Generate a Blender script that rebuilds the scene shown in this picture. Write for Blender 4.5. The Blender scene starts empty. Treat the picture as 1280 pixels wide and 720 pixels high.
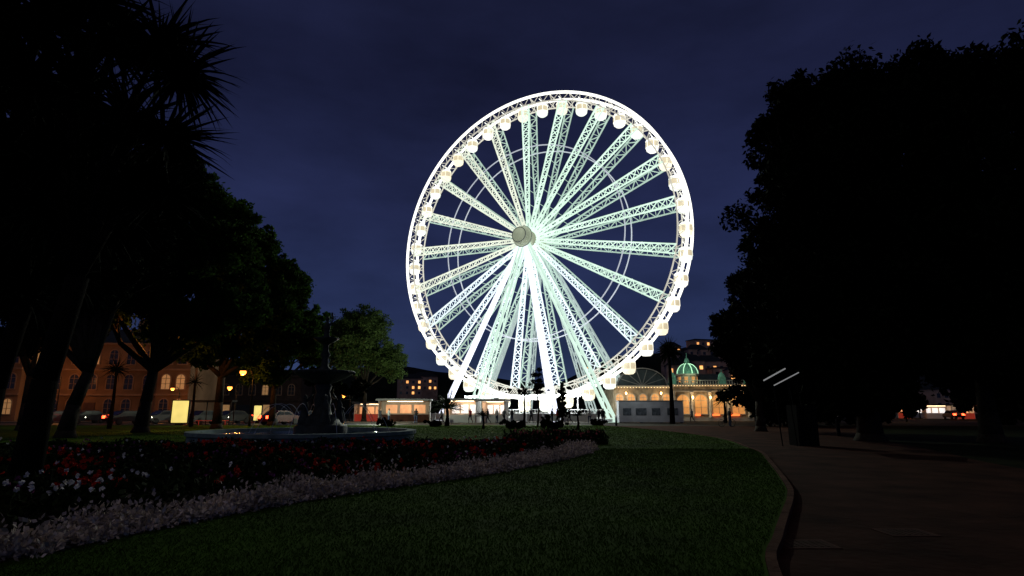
import bpy, math, random
import numpy as np
from mathutils import Vector, Matrix
random.seed(7); RNG=np.random.default_rng(7)
sc=bpy.context.scene
COL=sc.collection
F=748.0; PITCH=math.atan(152/F); EYE=1.6
def S(u,v,y):
    """survey: world x,z of a sight line at depth y"""
    t=(360-v)/F; ry=math.cos(PITCH)-t*math.sin(PITCH); rz=math.sin(PITCH)+t*math.cos(PITCH)
    s=y/ry
    return ((u-640)/F*s, EYE+rz*s)
def SX(u,y): return S(u,520,y)[0]

# ------------------------------------------------------------ materials
MATS={}
def mat(name,col,rough=.8,var=.25,scale=4.,emit=None,es=0.,metal=0.,bump=0.,island=0.,spec=.3,trans=False,sampling=None,evar=.4):
    if name in MATS: return MATS[name]
    m=bpy.data.materials.new(name); m.use_nodes=True; nt=m.node_tree; n=nt.nodes; l=nt.links
    b=n['Principled BSDF']; b.inputs['Roughness'].default_value=rough; b.inputs['Metallic'].default_value=metal
    b.inputs['Specular IOR Level'].default_value=spec
    tc=n.new('ShaderNodeTexCoord'); nz=n.new('ShaderNodeTexNoise'); nz.inputs['Scale'].default_value=scale
    nz.inputs['Detail'].default_value=5
    l.new(tc.outputs['Object'],nz.inputs['Vector'])
    cr=n.new('ShaderNodeValToRGB')
    lo=[max(0,c*(1-var)) for c in col]; hi=[min(1,c*(1+var)) for c in col]
    cr.color_ramp.elements[0].position=.3; cr.color_ramp.elements[1].position=.7
    cr.color_ramp.elements[0].color=(*lo,1); cr.color_ramp.elements[1].color=(*hi,1)
    l.new(nz.outputs['Fac'],cr.inputs['Fac'])
    out=cr.outputs['Color']
    if island:
        g=n.new('ShaderNodeNewGeometry'); mr=n.new('ShaderNodeMapRange')
        mr.inputs['To Min'].default_value=1-island; mr.inputs['To Max'].default_value=1+island
        l.new(g.outputs['Random Per Island'],mr.inputs['Value'])
        mx=n.new('ShaderNodeMix'); mx.data_type='RGBA'; mx.blend_type='MULTIPLY'; mx.inputs[0].default_value=1
        l.new(out,mx.inputs[6]); l.new(mr.outputs['Result'],mx.inputs[7]); out=mx.outputs[2]
    l.new(out,b.inputs['Base Color'])
    if bump:
        bp=n.new('ShaderNodeBump'); bp.inputs['Strength'].default_value=bump; bp.inputs['Distance'].default_value=.03
        nz2=n.new('ShaderNodeTexNoise'); nz2.inputs['Scale'].default_value=scale*6; nz2.inputs['Detail'].default_value=6
        l.new(tc.outputs['Object'],nz2.inputs['Vector']); l.new(nz2.outputs['Fac'],bp.inputs['Height']); l.new(bp.outputs['Normal'],b.inputs['Normal'])
    if emit:
        b.inputs['Emission Color'].default_value=(*emit,1)
        mr=n.new('ShaderNodeMapRange'); mr.inputs['To Min'].default_value=es*(1-evar); mr.inputs['To Max'].default_value=es*(1+evar)
        nz3=n.new('ShaderNodeTexNoise'); nz3.inputs['Scale'].default_value=.35; nz3.inputs['Detail'].default_value=3
        l.new(tc.outputs['Object'],nz3.inputs['Vector']); l.new(nz3.outputs['Fac'],mr.inputs['Value'])
        l.new(mr.outputs['Result'],b.inputs['Emission Strength'])
    if trans:
        tr=n.new('ShaderNodeBsdfTranslucent'); l.new(out,tr.inputs['Color'])
        ms=n.new('ShaderNodeMixShader'); ms.inputs[0].default_value=.35
        o=n['Material Output']; l.new(b.outputs[0],ms.inputs[1]); l.new(tr.outputs[0],ms.inputs[2]); l.new(ms.outputs[0],o.inputs['Surface'])
    if sampling: m.cycles.emission_sampling=sampling
    MATS[name]=m; return m

# ------------------------------------------------------------ mesh builder
class MB:
    def __init__(s): s.v=[]; s.f=[]; s.m=[]
    def add(s,vs,fs,mi=0):
        o=len(s.v); s.v+= [tuple(p) for p in vs]
        for f in fs: s.f.append([i+o for i in f]); s.m.append(mi)
    def box(s,c,d,mi=0,rz=0.):
        x,y,z=[k/2 for k in d]; R=Matrix.Rotation(rz,3,'Z'); C=Vector(c)
        vs=[C+R@Vector((a*x,b*y,e*z)) for a,b,e in [(-1,-1,-1),(1,-1,-1),(1,1,-1),(-1,1,-1),(-1,-1,1),(1,-1,1),(1,1,1),(-1,1,1)]]
        s.add(vs,[(0,3,2,1),(4,5,6,7),(0,1,5,4),(1,2,6,5),(2,3,7,6),(3,0,4,7)],mi)
    def tube(s,a,b,r0,r1=None,n=6,mi=0,cap=True):
        r1=r0 if r1 is None else r1; a=Vector(a); b=Vector(b); d=(b-a)
        if d.length<1e-6: return
        q=d.to_track_quat('Z','Y'); vs=[]
        for p,r in ((a,r0),(b,r1)):
            for i in range(n):
                t=2*math.pi*i/n+math.pi/n; vs.append(p+q@Vector((r*math.cos(t),r*math.sin(t),0)))
        fs=[(i,(i+1)%n,n+(i+1)%n,n+i) for i in range(n)]
        if cap: fs+= [tuple(range(n-1,-1,-1)),tuple(range(n,2*n))]
        s.add(vs,fs,mi)
    def beam(s,a,b,w,h=None,mi=0,side=None):
        a=Vector(a); b=Vector(b); h=h or w; d=(b-a).normalized()
        sd=Vector(side) if side else (Vector((0,0,1)) if abs(d.z)<.95 else Vector((1,0,0)))
        x=d.cross(sd).normalized(); y=x.cross(d).normalized(); vs=[]
        for p in (a,b):
            for i,j in ((-1,-1),(1,-1),(1,1),(-1,1)): vs.append(p+x*(i*w/2)+y*(j*h/2))
        s.add(vs,[(0,1,5,4),(1,2,6,5),(2,3,7,6),(3,0,4,7),(3,2,1,0),(4,5,6,7)],mi)
    def chain(s,pts,rs,n=7,mi=0):
        for i in range(len(pts)-1): s.tube(pts[i],pts[i+1],rs[i],rs[i+1],n,mi)
    def lathe(s,prof,n=20,c=(0,0,0),mi=0,axis='Z',a0=0,a1=2*math.pi):
        vs=[]; C=Vector(c); full=abs(a1-a0-2*math.pi)<1e-6; m=n if full else n+1
        for r,z in prof:
            for i in range(m):
                t=a0+(a1-a0)*i/n
                p=Vector((r*math.cos(t),r*math.sin(t),z)) if axis=='Z' else Vector((r*math.cos(t),z,r*math.sin(t)))
                vs.append(C+p)
        fs=[]
        for k in range(len(prof)-1):
            for i in range(n):
                j=(i+1)%m
                fs.append((k*m+i,k*m+j,(k+1)*m+j,(k+1)*m+i))
        s.add(vs,fs,mi)
    def ring(s,R,y,w,h,n=84,mi=0,c=(0,0,0)):
        s.lathe([(R-h/2,y-w/2),(R+h/2,y-w/2),(R+h/2,y+w/2),(R-h/2,y+w/2),(R-h/2,y-w/2)],n,c,mi,'Y')
    def prism(s,poly,y0,y1,mi=0):
        n=len(poly); vs=[(x,y0,z) for x,z in poly]+[(x,y1,z) for x,z in poly]
        s.add(vs,[tuple(range(n)),tuple(range(2*n-1,n-1,-1))]+[(i,n+i,n+(i+1)%n,(i+1)%n) for i in range(n)],mi)
    def mesh(s,name,mats,smooth=False):
        me=bpy.data.meshes.new(name); me.from_pydata(s.v,[],s.f)
        for m in mats: me.materials.append(m)
        me.polygons.foreach_set('material_index',s.m)
        if smooth: me.polygons.foreach_set('use_smooth',[True]*len(s.f))
        me.update(); return me
def link(o,parent=None):
    COL.objects.link(o)
    if parent: o.parent=parent
    return o
def thing(name,label,cat,loc=(0,0,0),rz=0.,group=None,mesh=None):
    o=bpy.data.objects.new(name,mesh); link(o); o.location=loc; o.rotation_euler=(0,0,rz)
    o["label"]=label; o["category"]=cat
    if group: o["group"]=group
    if mesh is None: o.empty_display_size=.3
    return o
def part(name,mb,mats,parent,smooth=False,label=None,loc=None):
    me=mb if isinstance(mb,bpy.types.Mesh) else mb.mesh(name,mats if isinstance(mats,(list,tuple)) else [mats],smooth)
    o=bpy.data.objects.new(name,me); link(o,parent)
    if label: o["label"]=label
    if loc: o.location=loc
    return o
def structure(name,mb,mats,kind="structure"):
    o=part(name,mb,mats,None); o["kind"]=kind; return o
def quads_mesh(name,P,A,B,mats,mi=None):
    """diamond leaf quads: centre P, half axes A (long) B (short)"""
    n=len(P); V=np.empty((n,4,3),np.float32)
    V[:,0]=P-A; V[:,1]=P+B-A*.15; V[:,2]=P+A; V[:,3]=P-B-A*.15
    me=bpy.data.meshes.new(name); me.vertices.add(4*n); me.vertices.foreach_set('co',V.ravel())
    me.loops.add(4*n); me.loops.foreach_set('vertex_index',np.arange(4*n,dtype=np.int32))
    me.polygons.add(n); me.polygons.foreach_set('loop_start',np.arange(0,4*n,4,dtype=np.int32)); me.polygons.foreach_set('loop_total',np.full(n,4,dtype=np.int32))
    for m in mats: me.materials.append(m)
    me.update(calc_edges=True); me.validate(); return me
def rdir(n):
    d=RNG.normal(size=(n,3)); return d/np.linalg.norm(d,axis=1)[:,None]
def rand_quads(P,size,aspect=.45,up=0.):
    n=len(P); a=rdir(n)
    if up: a=a*(1-up)+np.array([0,0,1])*up; a/=np.linalg.norm(a,axis=1)[:,None]
    b=np.cross(a,rdir(n)); b/=np.linalg.norm(b,axis=1)[:,None]+1e-9
    s=size*RNG.uniform(.55,1.4,n)[:,None]
    return a*s,b*s*aspect
def crown(name,blobs,n,size,mat_,parent,k=30,sub=(.10,.32)):
    C=[];R=[]
    for c,r in blobs:
        c=np.array(c,float); r=np.array(r if hasattr(r,'__len__') else (r,)*3,float)
        kk=max(8,int(k)); d=rdir(kk); C.append(c+d*r*RNG.uniform(.25,1.05,kk)[:,None]); R.append(np.full(kk,r.mean())*RNG.uniform(sub[0],sub[1],kk))
    C=np.concatenate(C);R=np.concatenate(R)
    w=R**1.8/(R**1.8).sum(); idx=RNG.choice(len(C),n,p=w)
    fl=np.where(RNG.uniform(0,1,n)<.12,1.35,1.0)   # loose sprays beyond each clump
    P=C[idx]+rdir(n)*(R[idx]*fl*RNG.uniform(0,1,n)**.45)[:,None]*np.array([1,1,.75])
    A,B=rand_quads(P,size,.5)
    return part(name,quads_mesh(name,P,A,B,[mat_]),None,parent)
bark=mat("bark_dark",(.035,.028,.02),.9,.4,6,bump=.5,spec=.1)
def tree(label,loc,trunk_h,blobs,n,size,leaf,r0=.35,group=None,k=30,lean=(0,0),name="broadleaf_tree",sub=(.10,.32)):
    t=thing(name,label,"tree",loc,group=group)
    mb=MB(); top=Vector((lean[0],lean[1],trunk_h)); mid=Vector((lean[0]*.3,lean[1]*.3,trunk_h*.5))
    mb.chain([Vector((0,0,-.1)),Vector((0,0,.4)),mid,top],[r0*1.5,r0*1.05,r0*.85,r0*.7],9)
    for c,r in blobs:
        c=Vector(c); e=top.lerp(c,.5)+Vector((random.uniform(-.4,.4),random.uniform(-.4,.4),-.4))
        mb.chain([top,e,c],[r0*.6,r0*.35,r0*.12],7)
        rr=r if not hasattr(r,'__len__') else sum(r)/3
        for q in range(5):
            d=Vector(rdir(1)[0]); mb.tube(e.lerp(c,random.random()),c+d*rr*.75,r0*.18,r0*.04,5)
    part("trunk",mb,bark,t,True)
    crown("crown",blobs,n,size,leaf,t,k,sub)
    return t
def swords(heads,nl,L,w,droop=.5,seg=4,low=-.35):
    vs=[];fs=[]
    for (c,sc_) in heads:
        c=np.array(c); bias=np.array([random.uniform(-.2,.3),0,random.uniform(-.05,.2)])
        for i in range(nl):
            az=random.uniform(0,2*math.pi); el=math.asin(random.uniform(low,1))
            d=np.array([math.cos(az)*math.cos(el),math.sin(az)*math.cos(el),math.sin(el)])+bias; d/=np.linalg.norm(d)
            sd=np.cross(d,[0,0,1]); sd/=np.linalg.norm(sd)+1e-9
            sd=sd*math.cos(i)+np.cross(sd,d)*math.sin(i)*.6
            l=L*sc_*random.choice((.65,.85,1,1,1.12))*random.uniform(.88,1.08); p=c.copy(); o=len(vs); dr=droop*random.uniform(.1,1.7)
            for k in range(seg+1):
                ww=w*sc_*(1-(k/seg)**1.8)*(.6 if k==0 else 1)
                vs.append(tuple(p+sd*ww)); vs.append(tuple(p-sd*ww))
                p=p+d*l/seg; d=d+np.array([0,0,-dr/seg]); d/=np.linalg.norm(d)
            for k in range(seg): fs.append((o+2*k,o+2*k+1,o+2*k+3,o+2*k+2))
    mb=MB(); mb.add(vs,fs); return mb
def lamp(name,loc,power,col,r=.15,parent=None):
    L=bpy.data.lights.new(name,'POINT'); L.energy=power; L.color=col; L.shadow_soft_size=r
    o=bpy.data.objects.new(name,L); link(o,parent); o.location=loc; return o

# ------------------------------------------------------------ world
w=bpy.data.worlds.new("World"); sc.world=w; w.use_nodes=True; nt=w.node_tree; n=nt.nodes; l=nt.links
bg=n['Background']; tc=n.new('ShaderNodeTexCoord'); sx=n.new('ShaderNodeSeparateXYZ'); l.new(tc.outputs['Generated'],sx.inputs[0])
cr=n.new('ShaderNodeValToRGB'); l.new(sx.outputs['Z'],cr.inputs['Fac'])
E=cr.color_ramp.elements; E[0].position=0; E[0].color=(.024,.040,.098,1); E[1].position=.8; E[1].color=(.0055,.0066,.018,1)
e=E.new(.16); e.color=(.0180,.0275,.082,1)
e=E.new(.32); e.color=(.0148,.0200,.064,1)
e=E.new(.50); e.color=(.0100,.0125,.040,1)
nz=n.new('ShaderNodeTexNoise'); nz.inputs['Scale'].default_value=2.6; nz.inputs['Detail'].default_value=7; nz.inputs['Roughness'].default_value=.55
mp=n.new('ShaderNodeMapping'); mp.inputs['Scale'].default_value=(1,1,2.8); l.new(tc.outputs['Generated'],mp.inputs[0]); l.new(mp.outputs[0],nz.inputs['Vector'])
mr=n.new('ShaderNodeMapRange'); mr.inputs['From Min'].default_value=.3; mr.inputs['From Max'].default_value=.7; mr.inputs['To Min'].default_value=.68; mr.inputs['To Max'].default_value=1.34
l.new(nz.outputs['Fac'],mr.inputs['Value'])
mx=n.new('ShaderNodeMix'); mx.data_type='RGBA'; mx.blend_type='MULTIPLY'; mx.inputs[0].default_value=1
l.new(cr.outputs['Color'],mx.inputs[6]); l.new(mr.outputs['Result'],mx.inputs[7]); l.new(mx.outputs[2],bg.inputs['Color']); bg.inputs['Strength'].default_value=1.0
sun=bpy.data.lights.new("dusk_sun",'SUN'); sun.energy=.075; sun.angle=math.radians(40); sun.color=(1,.88,.72)
so=bpy.data.objects.new("dusk_sun",sun); link(so); so.rotation_euler=(math.radians(48),0,math.radians(-25))

# ------------------------------------------------------------ camera
cam=bpy.data.cameras.new("camera"); co=bpy.data.objects.new("camera",cam); link(co)
co.location=(0,0,EYE); co.rotation_euler=(math.pi/2+PITCH,0,0); cam.sensor_width=36; cam.lens=F/1280*36; cam.clip_end=4000; cam.clip_start=.05
sc.camera=co
sc.view_settings.view_transform='Standard'; sc.view_settings.look='None'; sc.view_settings.exposure=0

# ------------------------------------------------------------ ground
g=MB(); g.add([(-1500,-300,0),(1500,-300,0),(1500,3000,0),(-1500,3000,0)],[(0,1,2,3)])
structure("ground",g,[mat("ground_grass",(.012,.015,.004),.95,.5,.6,bump=.4,spec=.03)])
LC=[(1.0,-3),(1.6,3),(2.5,6.3),(3.2,7.8),(4.0,9.4),(4.9,11.2),(5.7,13.1),(7.7,18.7),(9.0,22.5),(9.9,26.5),(10.9,31),(11.4,36),(11.2,44),(10.0,54),(8.2,61)]
def smooth(pts,m=6):
    out=[]
    for i in range(len(pts)-1):
        p0=pts[max(0,i-1)];p1=pts[i];p2=pts[i+1];p3=pts[min(len(pts)-1,i+2)]
        for k in range(m):
            t=k/m; out.append(tuple(.5*((2*b)+(-a+c)*t+(2*a-5*b+4*c-d)*t*t+(-a+3*b-3*c+d)*t**3) for a,b,c,d in zip(p0,p1,p2,p3)))
    out.append(pts[-1]); return out
LCs=smooth(LC)
RC=smooth([(11.5,-3),(11.6,3),(11.8,6.3),(12,7.8),(12.2,9.4),(12.6,11.2),(13,13.1),(14.5,18.7),(16,22.5),(17.5,26.5),(19,31),(21,36),(25,44),(32,54),(38,61)])
mb=MB(); nn=len(LCs); mb.add([(x,y,.004) for x,y in LCs]+[(x,y,.004) for x,y in RC],[(i,nn+i,nn+i+1,i+1) for i in range(nn-1)])
asph=mat("path_asphalt",(.050,.021,.013),.95,.5,.9,bump=.8,spec=.03)
structure("path",mb,[asph])
mb=MB(); LH=.08
mb.add([(x,y,LH) for x,y in LCs]+[(-70,61,LH),(-70,-3,LH)],[tuple(range(nn+2))])
lawnm=mat("lawn_grass",(.040,.085,.006),.95,.4,.5,bump=.8,spec=.02)
structure("lawn",mb,[lawnm])
mb=MB()
for i in range(nn-1):
    a=Vector((*LCs[i],0));b=Vector((*LCs[i+1],0)); d=(b-a)
    nrm=Vector((d.y,-d.x,0)).normalized()
    L=d.length; q=max(1,round(L/.9))
    for j in range(q):
        p=a+d*(j/q+.003/L); r=a+d*((j+1)/q-.003/L)
        o=nrm*.06; mb.beam(p+o+Vector((0,0,.048)),r+o+Vector((0,0,.048)),.11,.10,0)
structure("kerb",mb,[mat("kerb_stone",(.11,.052,.032),.95,.4,3,bump=.6,spec=.03)])
mb=MB(); mb.add([(-30,61.0,.006),(60,61.0,.006),(75,130,.006),(-30,130,.006)],[(0,1,2,3)])
structure("plaza",mb,[mat("plaza_paving",(.045,.038,.028),.9,.35,.8,bump=.3,spec=.08)])
mb=MB(); mb.add([(-160,64,.008),(-12,64,.008),(-12,74,.008),(-160,74,.008)],[(0,1,2,3)])
structure("road",mb,[mat("road_asphalt",(.05,.05,.052),.5,.3,1)])
mb=MB()
for x in range(-156,-14,6): mb.box((x,69,.014),(2.4,.12,.004))
structure("road_marking",mb,[mat("road_paint",(.5,.5,.48),.7,.2,3)])
mb=MB(); mb.box((-86,76,.065),(148,4,.13)); structure("pavement",mb,[mat("pavement_stone",(.14,.12,.1),.85,.25,1.5)])
def hill(cx,cy,rx,ry,h,seed,nx=60,ny=24):
    mb=MB(); vs=[]; rr=random.Random(seed); ph=[rr.uniform(0,6) for _ in range(6)]
    for j in range(ny+1):
        for i in range(nx+1):
            a=-1+2*i/nx; b=-1+2*j/ny
            hh=max(0,1-a*a)**.8*max(0,1-b*b)**.8*h*(1+.12*math.sin(5*a+ph[0])+.08*math.sin(11*a+ph[1]+2*b)+.03*math.sin(27*a+ph[2]))
            vs.append((cx+a*rx,cy+b*ry,hh-.5))
    fs=[(j*(nx+1)+i,j*(nx+1)+i+1,(j+1)*(nx+1)+i+1,(j+1)*(nx+1)+i) for j in range(ny) for i in range(nx)]
    mb.add(vs,fs); return mb
hm=mat("hill_scrub",(.015,.02,.012),.95,.5,.05,spec=.05)
structure("hill",hill(230,420,230,160,62,3),[hm])
structure("hill",hill(-200,520,300,150,42,5),[hm])

# grass blades, dense near the camera and thinning with distance
N=190000
BC=[(-6.2,5.2),(-5.15,6.46),(-4.55,8.2),(-3.7,10.1),(-2.48,12.2),(-.74,14.5),(1.44,18.7),(2.6,21.6),(3.3,24.2)]
yy=5+ (RNG.uniform(0,1,N)**2.2)*53; xl=np.interp(yy,[p[1] for p in LCs],[p[0] for p in LCs])
xb=np.where(yy<24.4,np.interp(yy,[p[1] for p in BC],[p[0] for p in BC]),-30)
xx=xb+(xl-xb)*RNG.uniform(0,1,N)**np.where(yy<24.4,1,.6)*.995
P=np.stack([xx,yy,np.full(N,LH+.008)],1)
A,B=rand_quads(P,.019,.14,up=.55)
grassm=mat("grass_blade",(.042,.090,.005),.9,.3,.5,island=.3,spec=.02)
sz=1+np.clip(yy-5,0,60)[:,None]*.05
o=part("grass",quads_mesh("grass",P,A*np.minimum(sz,2.6),B*sz*1.5,[grassm]),None,None); o["kind"]="stuff"

# ------------------------------------------------------------ flower bed
BCs=smooth(BC,8); bc=np.array(BCs)
def bed_x(y): return np.interp(y,bc[:,1],bc[:,0])
mb=MB(); k=len(BCs)
mb.add([(x,y,LH+.006) for x,y in BCs]+[(-3,25.2,LH+.006),(-14,24.2,LH+.006),(-26,22,LH+.006),(-26,5.2,LH+.006)],[tuple(range(k+4))])
structure("flower_bed_soil",mb,[mat("soil",(.02,.014,.008),.95,.4,3,bump=.6,spec=.05)])
nc=2300; t=RNG.uniform(0,1,nc)**.8; seg=np.cumsum(np.r_[0,np.linalg.norm(np.diff(bc,axis=0),axis=1)]); tt=t*seg[-1]
cx_=np.interp(tt,seg,bc[:,0]); cy_=np.interp(tt,seg,bc[:,1])
off=RNG.uniform(.02,1.15,nc)*(.85+.15*np.sin(tt*2.3))
ci=np.stack([cx_-off*.85,cy_+off*.45,np.full(nc,LH)],1); hh=RNG.uniform(.14,.42,nc)*(.8+.35*np.sin(tt*3.7+off*3))
m_=26; idx=np.repeat(np.arange(nc),m_); nq=len(idx)
d=rdir(nq); d[:,2]=np.abs(d[:,2]); r=RNG.uniform(.3,1,nq)[:,None]
P=ci[idx]+d*r*np.stack([hh[idx]*.7,hh[idx]*.7,hh[idx]*1.05],1)
a=d+rdir(nq)*.8; a/=np.linalg.norm(a,axis=1)[:,None]; b=np.cross(a,rdir(nq)); b/=np.linalg.norm(b,axis=1)[:,None]
s_=RNG.uniform(.022,.048,nq)[:,None]
silver=mat("silver_foliage",(.56,.46,.38),.95,.4,1.5,island=.55,spec=.03)
o=part("silver_border_plant",quads_mesh("silver",P,a*s_,b*s_*.62,[silver]),None,None); o["kind"]="stuff"
def bed_pts(n,y0=6,y1=24.6,x0=-24):
    out=[]
    while sum(map(len,out))<n:
        y=RNG.uniform(y0,y1,n); x=RNG.uniform(x0,3,n); k_=(x<bed_x(y)-1.1)&(y< 24.6+x*.09)
        out.append(np.stack([x[k_],y[k_]],1))
    return np.concatenate(out)[:n]
q=bed_pts(70000); hz=.12+.16*(1+np.sin(q[:,0]*1.7+np.sin(q[:,1]*1.1)*2))*.5+.1*(1+np.sin(q[:,0]*5+q[:,1]*4))*.5
P=np.c_[q,LH+RNG.uniform(0,1,len(q))**.6*(hz+.12)]
A,B=rand_quads(P,.075,.45,up=.3)
bedleaf=mat("bedding_leaf",(.018,.028,.007),.9,.5,2,island=.5,spec=.03)
o=part("bedding_foliage",quads_mesh("bedding",P,A,B,[bedleaf]),None,None); o["kind"]="stuff"
def blossoms(name,pts,size,m,per=10):
    n=len(pts); idx=np.repeat(np.arange(n),per); P=pts[idx]+rdir(len(idx))*size*.55
    A,B=rand_quads(P,size*.6,.8)
    o=part(name,quads_mesh(name,P,A,B,[m]),None,None); o["kind"]="stuff"
red=mat("red_petal",(.58,.028,.014),.8,.4,3,island=.5,spec=.05); wht=mat("white_petal",(.85,.80,.72),.8,.15,3,island=.2,spec=.1); pnk=mat("purple_petal",(.26,.06,.17),.7,.3,3,island=.4,spec=.1)
q=bed_pts(14000); nzv=np.sin(q[:,0]*.9+1.3)*np.sin(q[:,1]*.8+.4)+.5*np.sin(q[:,0]*2.3+q[:,1]*1.7)+RNG.normal(0,.25,len(q))
sel=(nzv>.55)&(q[:,1]>10.0)&(q[:,0]>-13); qr=q[sel][:560]; blossoms("red_flowers",np.c_[qr,LH+RNG.uniform(.22,.48,len(qr))],.065,red)
q=bed_pts(1500,10,23); sel=(np.sin(q[:,0]*1.4)*np.sin(q[:,1]*1.9)>.3); qr=q[sel][:90]
wq=np.stack([RNG.uniform(-8.6,-5.6,46),RNG.uniform(8.0,10.8,46)],1); qr=np.concatenate([qr,wq]); blossoms("white_flowers",np.c_[qr,LH+RNG.uniform(.40,.54,len(qr))],.042,wht)
q=bed_pts(4000,9,24); sel=np.sin(q[:,0]*.8+2)*np.sin(q[:,1]*.9)>.25; qr=q[sel][:450]; blossoms("purple_flowers",np.c_[qr,LH+RNG.uniform(.28,.46,len(qr))],.045,pnk)
n_=6000; x=RNG.uniform(-.5,4.5,n_); y=RNG.uniform(26.5,30,n_); k_=((x-2)/2.4)**2+((y-28.2)/1.6)**2<1; x=x[k_];y=y[k_]
P=np.c_[x,y,LH+RNG.uniform(0,1,len(x))**1.5*(.35+.3*np.sin(x*3+y*2)**2)]; A,B=rand_quads(P,.10,.35,up=.5)
o=part("bedding_foliage",quads_mesh("bedding2",P,A,B,[bedleaf]),None,None); o["kind"]="stuff"
x=RNG.uniform(-.5,4.5,500); y=RNG.uniform(26.5,30,500); k_=((x-2)/2.2)**2+((y-28.2)/1.5)**2<1
blossoms("pink_flowers",np.c_[x[k_],y[k_],LH+RNG.uniform(.3,.6,k_.sum())][:150],.055,mat("pink_petal",(.5,.12,.12),.7,.3,3,island=.4,spec=.1))

# ------------------------------------------------------------ FERRIS WHEEL
WA=math.radians(29.7); WC=(3.43,91.1); HZ=27.5
fw=thing("ferris_wheel","giant white observation wheel glowing with lights over the park","ferris wheel",(WC[0],WC[1],0),-WA)
white=mat("white_steel",(.6,.6,.6),.5,.06,3)
rimm=mat("rim_light",(.5,.5,.48),.5,.05,3,emit=(1,1,.93),es=1.9,evar=.15)
barm=mat("rim_lattice_light",(.4,.4,.38),.5,.05,3,emit=(1,.95,.80),es=.55,evar=.4)
SPK=[mat("spoke_light_green",(.3,.33,.3),.5,.05,3,emit=(.72,.98,.80),es=1.08,evar=.35),mat("spoke_light_warm",(.3,.3,.28),.5,.05,3,emit=(.92,.99,.80),es=.95,evar=.35),mat("spoke_light_blue",(.3,.32,.35),.5,.05,3,emit=(.80,.95,1.0),es=1.15,evar=.3),mat("spoke_light_dim",(.3,.33,.3),.5,.05,3,emit=(.62,.88,.74),es=.58,evar=.5)]
R0=24.3
for sy in (-1.35,1.35):
    mb=MB(); mb.ring(R0,sy,.26,.36,126); mb.ring(R0-1.35,sy,.14,.18,126,1)
    nb=84
    for i in range(nb):
        a=2*math.pi*i/nb; b=2*math.pi*(i+.5)/nb; c=2*math.pi*(i+1)/nb
        pa=(R0*math.cos(a),sy,R0*math.sin(a)); pb=((R0-1.35)*math.cos(b),sy,(R0-1.35)*math.sin(b)); pc=(R0*math.cos(c),sy,R0*math.sin(c))
        mb.beam(pa,pb,.08,mi=1); mb.beam(pb,pc,.08,mi=1)
    part("rim",mb,[rimm,barm],fw,loc=(0,0,HZ))
mb=MB()
mb.beam((R0-.05,-1.20,0),(R0-.05,1.20,0),.10); mb.beam((R0-1.35,-1.27,0),(R0-1.35,1.27,0),.10); mb.beam((R0-.05,-1.1,0),(R0-1.35,1.1,0),.06); mb.beam((R0-.05,1.1,0.01),(R0-1.35,-1.1,0.01),.06)
CB=mb.mesh("rim_crossbar",[barm])
for i in range(42):
    a=2*math.pi*(i+.5)/42; o=part("rim_crossbar",CB,None,fw,loc=(0,0,HZ)); o.rotation_euler=(0,-a,0)
for sy in (-1.45,1.45):
    mb=MB(); mb.ring(15.5,sy,.11,.15,120); part("inner_ring",mb,mat("inner_ring_steel",(.5,.5,.55),.5,.05,3,emit=(.74,.80,.9),es=.6,evar=.2),fw,loc=(0,0,HZ))
NS=21
for i in range(NS):
    a=2*math.pi*(i+.35)/NS; ca,sa=math.cos(a),math.sin(a)
    mb=MB()
    for sy in (-1,1):
        r0,r1=1.15,R0-1.35; y0,y1=sy*1.75,sy*1.35; w0,w1=.20,.66
        def pt(t,side):
            r=r0+(r1-r0)*t; ww=(w0+(w1-w0)*min(1,t*1.3))*side; return (r*ca-ww*sa,y0+(y1-y0)*t,r*sa+ww*ca)
        mi=0 if sy<0 else 1
        for sd in (-1,1): mb.beam(pt(0,sd),pt(1,sd),.18,.18,mi)
        m_=18
        for k in range(m_):
            mb.beam(pt(k/m_,-1 if k%2 else 1),pt((k+1)/m_,1 if k%2 else -1),.12,mi=mi)
            mb.beam(pt((k+1)/m_,-1),pt((k+1)/m_,1),.08,mi=mi)
            if sy<0: mb.beam(pt(k/m_,1 if k%2 else -1),pt((k+1)/m_,-1 if k%2 else 1),.10,mi=mi)
    for k in range(1,9):
        t=k/9; r=r0+(r1-r0)*t; y=1.75+(1.35-1.75)*t
        mb.beam((r*ca,-y,r*sa),(r*ca,y,r*sa),.06,mi=1)
    deg=math.degrees(a)%360
    mm=SPK[2] if 205<deg<330 else (SPK[1] if 95<deg<=205 else SPK[0])
    part("spoke",mb,[mm,SPK[3]],fw,loc=(0,0,HZ))
mb=MB(); mb.lathe([(0,-5.2),(.7,-5.1),(1.2,-4.75),(1.52,-4.2),(1.6,-3.7),(1.35,-3.35),(.7,-3.2),(.7,-2.0),(1.35,-1.95),(1.35,1.95),(.7,2.0),(.7,2.5),(1.3,2.6),(1.2,3.2),(0,3.7)],36,axis='Y')
part("hub",mb,mat("hub_steel_glow",(.22,.24,.18),.4,.5,1.8,emit=(.76,.86,.60),es=.34,evar=.9),fw,True,loc=(0,0,HZ))  # glow put into the steel so the hub looks paler
mb=MB(); mb.ring(1.15,-4.84,.08,.10,32); mb.ring(1.62,-3.7,.12,.10,36)
part("hub_ring",mb,white,fw,loc=(0,0,HZ))
gg=mat("gondola_glass",(.3,.3,.25),.1,.05,2,emit=(1,.84,.55),es=.62,sampling='NONE')
gr=mat("gondola_roof_paint",(.5,.5,.5),.3,.05,2,emit=(.98,1,.92),es=1.25)
GBs=[]
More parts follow.
